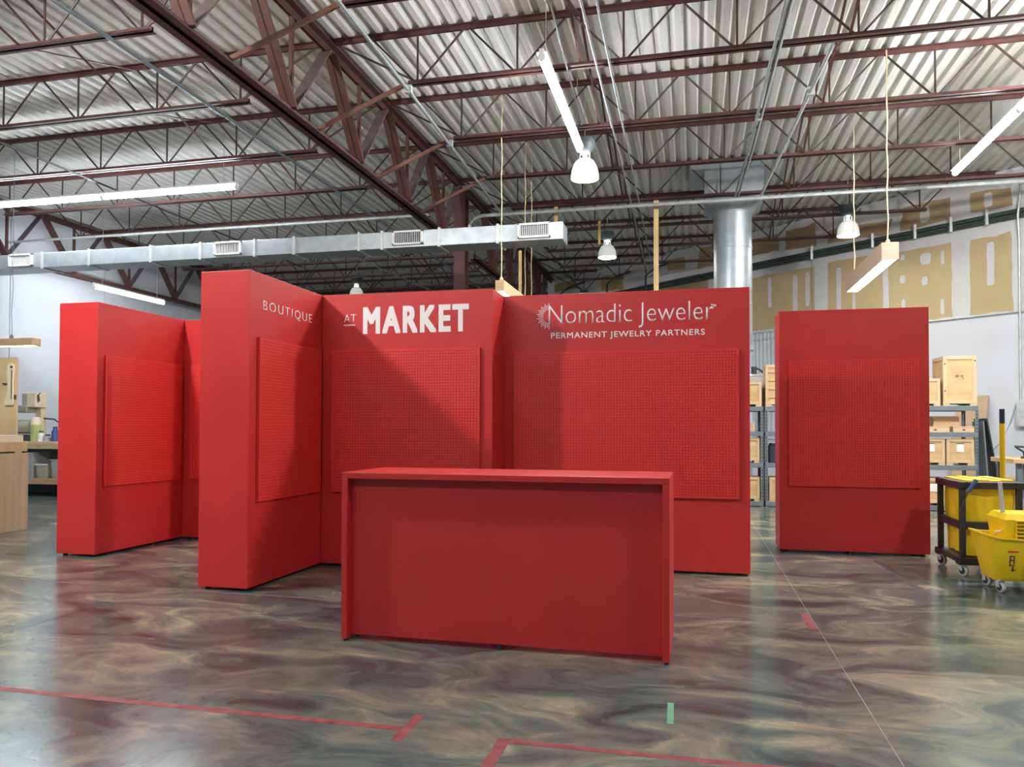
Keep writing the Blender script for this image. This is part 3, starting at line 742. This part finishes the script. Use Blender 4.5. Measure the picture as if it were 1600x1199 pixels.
def lean(name, label, cat, mt, x, y, w, h, th, tilt, rz=0):
    t = thing(name, label, cat, (x, y, 0), rz)
    b = box(0, w, 0, th, 0, h).build('sheet', mt, t, bevel=.003); b.rotation_euler = (-tilt, 0, 0)
    e = box(0, w, -.001, th + .001, h, h + .01).build('top_edge', mt, t); e.rotation_euler = (-tilt, 0, 0)
lean('leaning_sheet', 'black sheet leaning beside the shelving, front one', 'sheet', 'panel_black', 4.50, 12.75, .62, 1.42, .02, .16, PI / 2 - .05)
lean('leaning_sheet', 'blue-grey sheet leaning beside the shelving, behind the black one', 'sheet', 'shelf_grey', 4.32, 12.78, .55, 1.36, .02, .06, PI / 2 - .05)
lean('leaning_sheet', 'tall brown board leaning on the white wall', 'board', 'ply_door', wp(4.7, 0, .42).x, wp(4.7, 0, .42).y, .55, 1.92, .03, .19, wrot)

# right-hand workbench sliver, electrical box
t = thing('workbench', 'pale-topped workbench cut off by the right edge of the picture', 'table', (4.05, 11.2, 0))
box(0, 1.6, 0, .8, .80, .86).build('bench_top', 'wood_pale', t, bevel=.004)
for x in (.06, 1.5):
    for y in (.05, .7): box(x, x + .06, y, y + .06, 0, .80).build('leg', 'shelf_grey', t)
box(.14, 1.5, .08, .1, .35, .79).build('front_drawers', 'shelf_grey', t); box(.12, 1.5, .1, .7, .15, .18).build('lower_shelf', 'wood_pale', t)
t = thing('desk_clamp', 'black bent arm on the workbench at the right edge', 'tool', (4.12, 11.35, .86))
MB().tube([(.12, 0, 0), (.10, 0, .09), (.04, 0, .13), (.0, 0, .16), (.5, 0, .14)], .014, 8).build('arm', 'lamp_dark', t, True); MB().cyl((.12, 0, 0), (.12, 0, .03), .05, 12).build('arm_base', 'lamp_dark', t, True)
t = thing('electrical_box', 'grey electrical box on the white wall at the right edge', 'box', wp(5.8, 1.29, .006), wrot)
box(-.06, .2, -.12, 0, 0, .48).build('box_body', 'galv_dull', t, bevel=.006); box(-.05, .19, -.132, -.12, .02, .46).build('box_door', 'galv_dull', t, bevel=.004)
pipe('thin cable hanging from the electrical box to the bench', [wp(5.75, 1.7, .13), wp(5.7, 1.4, .2), wp(5.55, 1.0, .3), wp(5.4, .75, .5)], .008, 'lamp_grey', name='cable', cat='cable')

# ---------------------------------------------------------------- janitor cart, bucket, mop pole
def caster(parent, x, y, r, zmount, ang=0):
    w = MB().lathe([(.001, -.016), (r * .78, -.016), (r, -.009), (r, .009), (r * .78, .016), (.001, .016)], 20, axis='x').build('caster', 'caster_grey', parent, True, loc=(x, y, r)); w.rotation_euler = (0, 0, ang)
    MB().lathe([(.001, -.02), (r * .62, -.02), (r * .62, .02), (.001, .02)], 16, axis='x').build('hub', 'black_foot', w, True)
    fk = MB()
    for s in (-1, 1): fk.bar((s * .024, 0, 0), (s * .024, .012, zmount - r - .012), .03, .004, (1, 0, 0))
    fk.box(-.028, .028, -.025, .035, zmount - r - .014, zmount - r)
    fk.build('fork', 'chrome', w)
cart = thing('janitor_cart', 'black janitor cart with a yellow bag beside the red panel', 'cart', (2.185, 7.16, 0))
CW, CD, CH = .47, .63, .80
for x in (0, CW - .045):
    for y in (0, CD - .045): box(x, x + .045, y, y + .045, .16, CH - .05).build('post', 'cart_black', cart, bevel=.006)
for a in ((-.012, .05, -.012, CD + .012), (CW - .05, CW + .012, -.012, CD + .012), (.05, CW - .05, -.012, .05), (.05, CW - .05, CD - .05, CD + .012)):
    box(*a, CH - .06, CH).build('top_rail', 'cart_black', cart, bevel=.008)
for a in ((.002, .03, .045, CD - .045), (CW - .03, CW - .002, .045, CD - .045), (.045, CW - .045, .002, .03), (.045, CW - .045, CD - .03, CD - .002)):
    box(*a, .40, .465).build('middle_rail', 'cart_black', cart, bevel=.005)
base = MB().box(-.02, CW + .02, -.02, .075, .10, .16).box(-.02, CW + .02, CD - .075, CD + .02, .10, .16).box(-.02, .075, .075, CD - .075, .115, .16).box(CW - .075, CW + .02, .075, CD - .075, .115, .16).box(.075, CW - .075, .075, CD - .075, .13, .15)
base.build('base_frame', 'cart_black', cart, bevel=.008)
rings = []
for k in range(10):
    z = .17 + (CH - .20) * k / 9; ins = .075 - .03 * k / 9; ring = []
    n = 40
    for i in range(n):
        u = i / n * 4; e, q = int(u), u - int(u)
        x0, x1, y0, y1 = ins, CW - ins, ins, CD - ins
        p = [(x0 + (x1 - x0) * q, y0), (x1, y0 + (y1 - y0) * q), (x1 - (x1 - x0) * q, y1), (x0, y1 - (y1 - y0) * q)][e]
        nrm = [(0, -1), (1, 0), (0, 1), (-1, 0)][e]; a = .010 * math.sin(i * 1.9 + k * .35) * (1 - k / 14) + .006 * math.sin(i * .7 + k)
        ring.append((p[0] + nrm[0] * a, p[1] + nrm[1] * a, z))
    rings.append(ring)
MB().loft(rings, True, False).build('bag', 'yellow_bag', cart, True)
cv = MB()
for k in range(4): cv.box(.05 + k * .093, .05 + k * .093 + .088, .03, CD - .03, CH - .012 + .004 * (k % 2), CH + .012 + .006 * (k % 2))
cv.build('bag_cover', 'yellow_bag', cart, bevel=.006)
for x, y in ((.03, .03), (.03, CD - .03), (CW - .03, .03), (CW - .03, CD - .03)): caster(cart, x, y, .048, .105, .5)
t = thing('scrub_brush', 'blue-handled scraper hooked on the janitor cart', 'brush', (2.19, 7.10, .62))
MB().tube([(.10, 0, .20), (.06, .0, .135), (.035, 0, .10)], .018, 10).build('handle', 'blue', t, True)
MB().tube([(.035, 0, .10), (0, .0, .0), (-.03, .0, -.07)], .005, 6).build('wire_shaft', 'cart_black', t, True)
t = thing('mop_pole', 'yellow mop pole with a navy grip standing behind the janitor cart', 'pole', (2.905, 8.3, 0))
MB().cyl((0, 0, .06), (0, 0, 1.30), .024, 14).build('pole', 'yellow', t, True); MB().cyl((0, 0, 1.30), (0, 0, 1.44), .023, 14).build('grip', 'navy', t, True)
MB().lathe([(.03, 0), (.09, .01), (.07, .05), (.024, .09)], 14, cap0=True).build('mop_head', 'caster_grey', t, True)

bk = thing('mop_bucket', 'yellow mop bucket with wringer on grey casters at the right edge', 'bucket', (2.14, 6.44, 0))
def rrect(x0, x1, y0, y1, z, r, n=5):
    out = []
    for cx, cy, a0 in ((x1 - r, y1 - r, 0), (x0 + r, y1 - r, 90), (x0 + r, y0 + r, 180), (x1 - r, y0 + r, 270)):
        for k in range(n + 1):
            a = math.radians(a0 + 90 * k / n); out.append((cx + r * math.cos(a), cy + r * math.sin(a), z))
    return out
BW, BD = .72, .46
def zr(ring, dz): return [(p[0], p[1], p[2] + dz * max(0, 1 - p[0] / .22)) for p in ring]
outer = [rrect(.085, BW - .09, .07, BD - .07, .095, .06), rrect(.075, BW - .08, .055, BD - .055, .12, .07), rrect(.03, BW - .03, .015, BD - .015, .34, .08), zr(rrect(.012, BW - .012, .005, BD - .005, .385, .085), .05),
         zr(rrect(0, BW, -.008, BD + .008, .388, .09), .05), zr(rrect(0, BW, -.008, BD + .008, .402, .09), .05), zr(rrect(.03, BW - .03, .02, BD - .02, .402, .07), .05), rrect(.06, BW - .06, .045, BD - .045, .30, .06), rrect(.10, BW - .10, .09, BD - .09, .12, .05)]
MB().loft(outer).build('tub', 'yellow', bk, True)
box(.27, .50, -.006, .03, .15, .26).build('side_pocket', 'yellow', bk, bevel=.02)
for x, y in ((.13, .10), (.13, BD - .08), (BW - .13, .10), (BW - .13, BD - .08)): caster(bk, x, y, .042, .105, .4)
wr_ = MB()
wring = [[(x, y, z) for x, y, z in r] for r in (rrect(.16, .62, .05, BD - .05, .36, .03), rrect(.14, .64, .03, BD - .03, .56, .03), rrect(.17, .61, .06, BD - .06, .60, .03))]
wo = MB().loft(wring).build('wringer', 'yellow', bk, True)
box(.20, .60, .020, .045, .385, .405).build('wringer_foot', 'warn_red', wo)
gm = MB()
for k in range(8): gm.box(.205 + k * .055, .215 + k * .055, .012, .045, .41, .555)
for k in range(6): gm.box(.205, .60, .008, .045, .412 + k * .0275, .421 + k * .0275)
gm.build('wringer_grid', 'yellow', wo, bevel=.002)
MB().cyl((.185, .20, .58), (.165, .20, .83), .015, 12).build('wringer_handle', 'caster_grey', bk, True)
hb = MB().tube([(.145, .10, .40), (.10, .10, .41), (.095, .10, .46), (.14, .10, .47)], .009, 8).build('side_handle', 'cream', bk, True)
# warning marks printed on the tub's sloping corner
def mark(name, mt, pts):
    MB().prism(pts, .002, lambda u, v, w: (u, .058 - (v - .12) * .182 - .003 - w, v)).build(name, mt, bk)
mark('warning_line', 'warn_red', [(.150, .318), (.222, .318), (.222, .330), (.150, .330)])
for k, (a, b, c, d) in enumerate([(.165, .285, .20, .294), (.165, .21, .173, .285), (.192, .23, .2, .285), (.172, .255, .193, .263), (.172, .215, .2, .223), (.185, .17, .195, .21), (.178, .18, .21, .187)]):
    mark('warning_symbol', 'ink', [(a, b), (c, b), (c, d), (a, d)])

# ---------------------------------------------------------------- left workbench area
t = thing('bench_cabinet', 'plain wooden cabinet side of the workbench at the left edge', 'cabinet', (-8.9, 6.4, 0))
box(0, 1.06, 0, 1.26, .0, .925).build('cabinet_body', 'ply_door', t, bevel=.003)
box(.02, 1.04, .02, 1.24, .925, .945).build('recess_strip', 'lamp_dark', t)
for y in (.35, .78, 1.08): box(1.03, 1.062, y, y + .08, .90, .945).build('spacer_block', 'wood_pale', t)
box(-.02, 1.055, -.02, 1.25, .945, 1.06).build('cabinet_top', 'wood_pale', t, bevel=.004)
box(-.02, 1.02, .9, 1.22, 1.06, 1.14).build('riser_block', 'cream', t, bevel=.004)
t = thing('tool_board', 'tan plywood tool board standing behind the left cabinet', 'board', (-9.5, 8.2, 0))
box(0, .90, 0, .03, 0, 2.15).build('board_panel', 'pine', t, bevel=.003)
box(.70, .76, -.03, 0, 1.80, 1.812).build('hook', 'ink', t); box(.885, .90, -.02, .0, 1.60, 1.66).build('hook', 'ink', t)
t = thing('saw_guard', 'white curved tool arm hanging on the tool board', 'tool', (-8.735, 8.197, 1.52))
out = [(-.02, .0), (.10, .0), (.115, .05), (.105, .28), (.118, .46), (.11, .53), (.07, .555), (.02, .54), (.005, .45), (.02, .25), (.0, .12), (-.03, .05)]
MB().prism(out, .03, lambda u, v, w: (u, -w, v)).build('arm_shell', 'cream', t, bevel=.006)
box(.085, .095, -.036, -.03, .08, .46).build('slot_line', 'ink', t); MB().cyl((.09, -.045, .50), (.09, -.03, .50), .014, 10).build('knob', 'ink', t, True)

t = thing('workbench', 'long wooden workbench with a lower shelf behind the cabinet at left', 'table', (-12.9, 11.3, 0))
box(0, 3.9, 0, .8, .93, .98).build('bench_top', 'pine', t, bevel=.004); box(0, 3.9, .0, .03, .85, .93).build('apron', 'apron_green', t)
for x in (.05, 2.6, 3.78):
    for y in (.04, .68): box(x, x + .07, y, y + .07, 0, .85).build('leg', 'pine', t)
box(0, 3.9, .02, .75, .22, .32).build('lower_shelf', 'wood_pale', t, bevel=.003)
box(.02, 3.88, .76, .78, .0, .85).build('back_panel', 'lamp_dark', t)
for k, (x, w, h, mt) in enumerate(((1.20, .17, .46, 'bin_grey'), (1.42, .26, .26, 'machine_grey'), (1.74, .30, .34, 'bin_grey'), (2.12, .2, .28, 'bin_grey'))):
    b = thing('storage_bin', '%s grey bin from the left on the lower bench shelf' % ('first', 'second', 'third', 'fourth')[k], 'bin', (-12.9 + x, 11.36, .32), group='bins under the left bench')
    rings = [rrect(.02, w - .02, .02, .38, 0, .02, 2), rrect(0, w, 0, .40, h, .02, 2), rrect(.015, w - .015, .015, .385, h, .02, 2), rrect(.03, w - .03, .03, .37, .02, .02, 2)]
    MB().loft(rings).build('bin_body', mt, b)
    MB().box(-.012, w + .012, -.012, 0, h - .02, h).box(-.012, w + .012, .40, .412, h - .02, h).build('bin_rim', 'paper' if k == 1 else mt, b)
t = thing('bench_saw', 'cream and grey bench machine standing on the left workbench', 'machine', (-12.3, 11.62, .98))
box(.05, .58, -.1, .3, 0, .12).build('machine_base', 'lamp_dark', t, bevel=.006)
MB().cyl((.12, .0, .26), (.50, .0, .26), .125, 20).build('motor', 'machine_grey', t, True)
MB().cyl((.06, .0, .26), (.12, .0, .26), .135, 20).build('motor_cap', 'cream', t, True)
box(.42, .54, .13, .25, .12, .62).build('machine_column', 'cream', t, bevel=.012)
box(.13, .42, -.08, .16, .52, .66).build('machine_table', 'machine_grey', t, bevel=.02)
box(.31, .60, -.06, .20, .62, .89).build('machine_head', 'cream', t, bevel=.012)
box(.31, .42, -.068, -.06, .64, .87).build('belt_cover', 'machine_grey', t)
MB().tube([(.58, 0, .70), (.64, -.02, .74), (.62, -.02, .84), (.66, -.02, .88)], .016, 8).build('crank', 'ink', t, True)
MB().tube([(.54, .2, .42), (.78, .2, .40), (.92, .2, .30), (.9, .2, .06)], .014, 8).build('power_cord', 'lamp_dark', t, True)
t = thing('canister', 'green and cream canister beside the bench machine', 'can', (-11.62, 11.50, .98))
MB().cyl((0, 0, 0), (0, 0, .30), .085, 16).build('can_body', 'can_green', t, True); MB().lathe([(.085, .3), (.08, .40), (.05, .44), (.001, .44)], 16).build('can_cap', 'cream', t, True)
for k, (x, r, h, mt) in enumerate(((-11.46, .06, .16, 'grille_white'), (-11.32, .07, .10, 'bin_grey'), (-11.16, .06, .24, 'blue'))):
    b = thing('jar', ('small white jar', 'low grey tin', 'dark blue bottle')[k] + ' among the clutter on the left workbench', 'jar', (x, 11.46, .98), group='jars on the left workbench')
    MB().lathe([(r, 0), (r, h * .75), (r * .6, h * .9), (r * .6, h)], 14, cap0=True, cap1=True).build('jar_body', mt, b, True); MB().cyl((0, 0, h), (0, 0, h + .025), r * .62, 12).build('jar_lid', 'lamp_dark', b, True)
t = thing('wood_offcuts', 'pale wooden plank lying along the back of the left workbench', 'plank', (-11.3, 11.9, .98))
box(0, 2.2, 0, .12, 0, .06).build('plank', 'pine', t, bevel=.003); box(1.1, 1.2, -.003, 0, .02, .03).build('pencil_mark', 'ink', t)
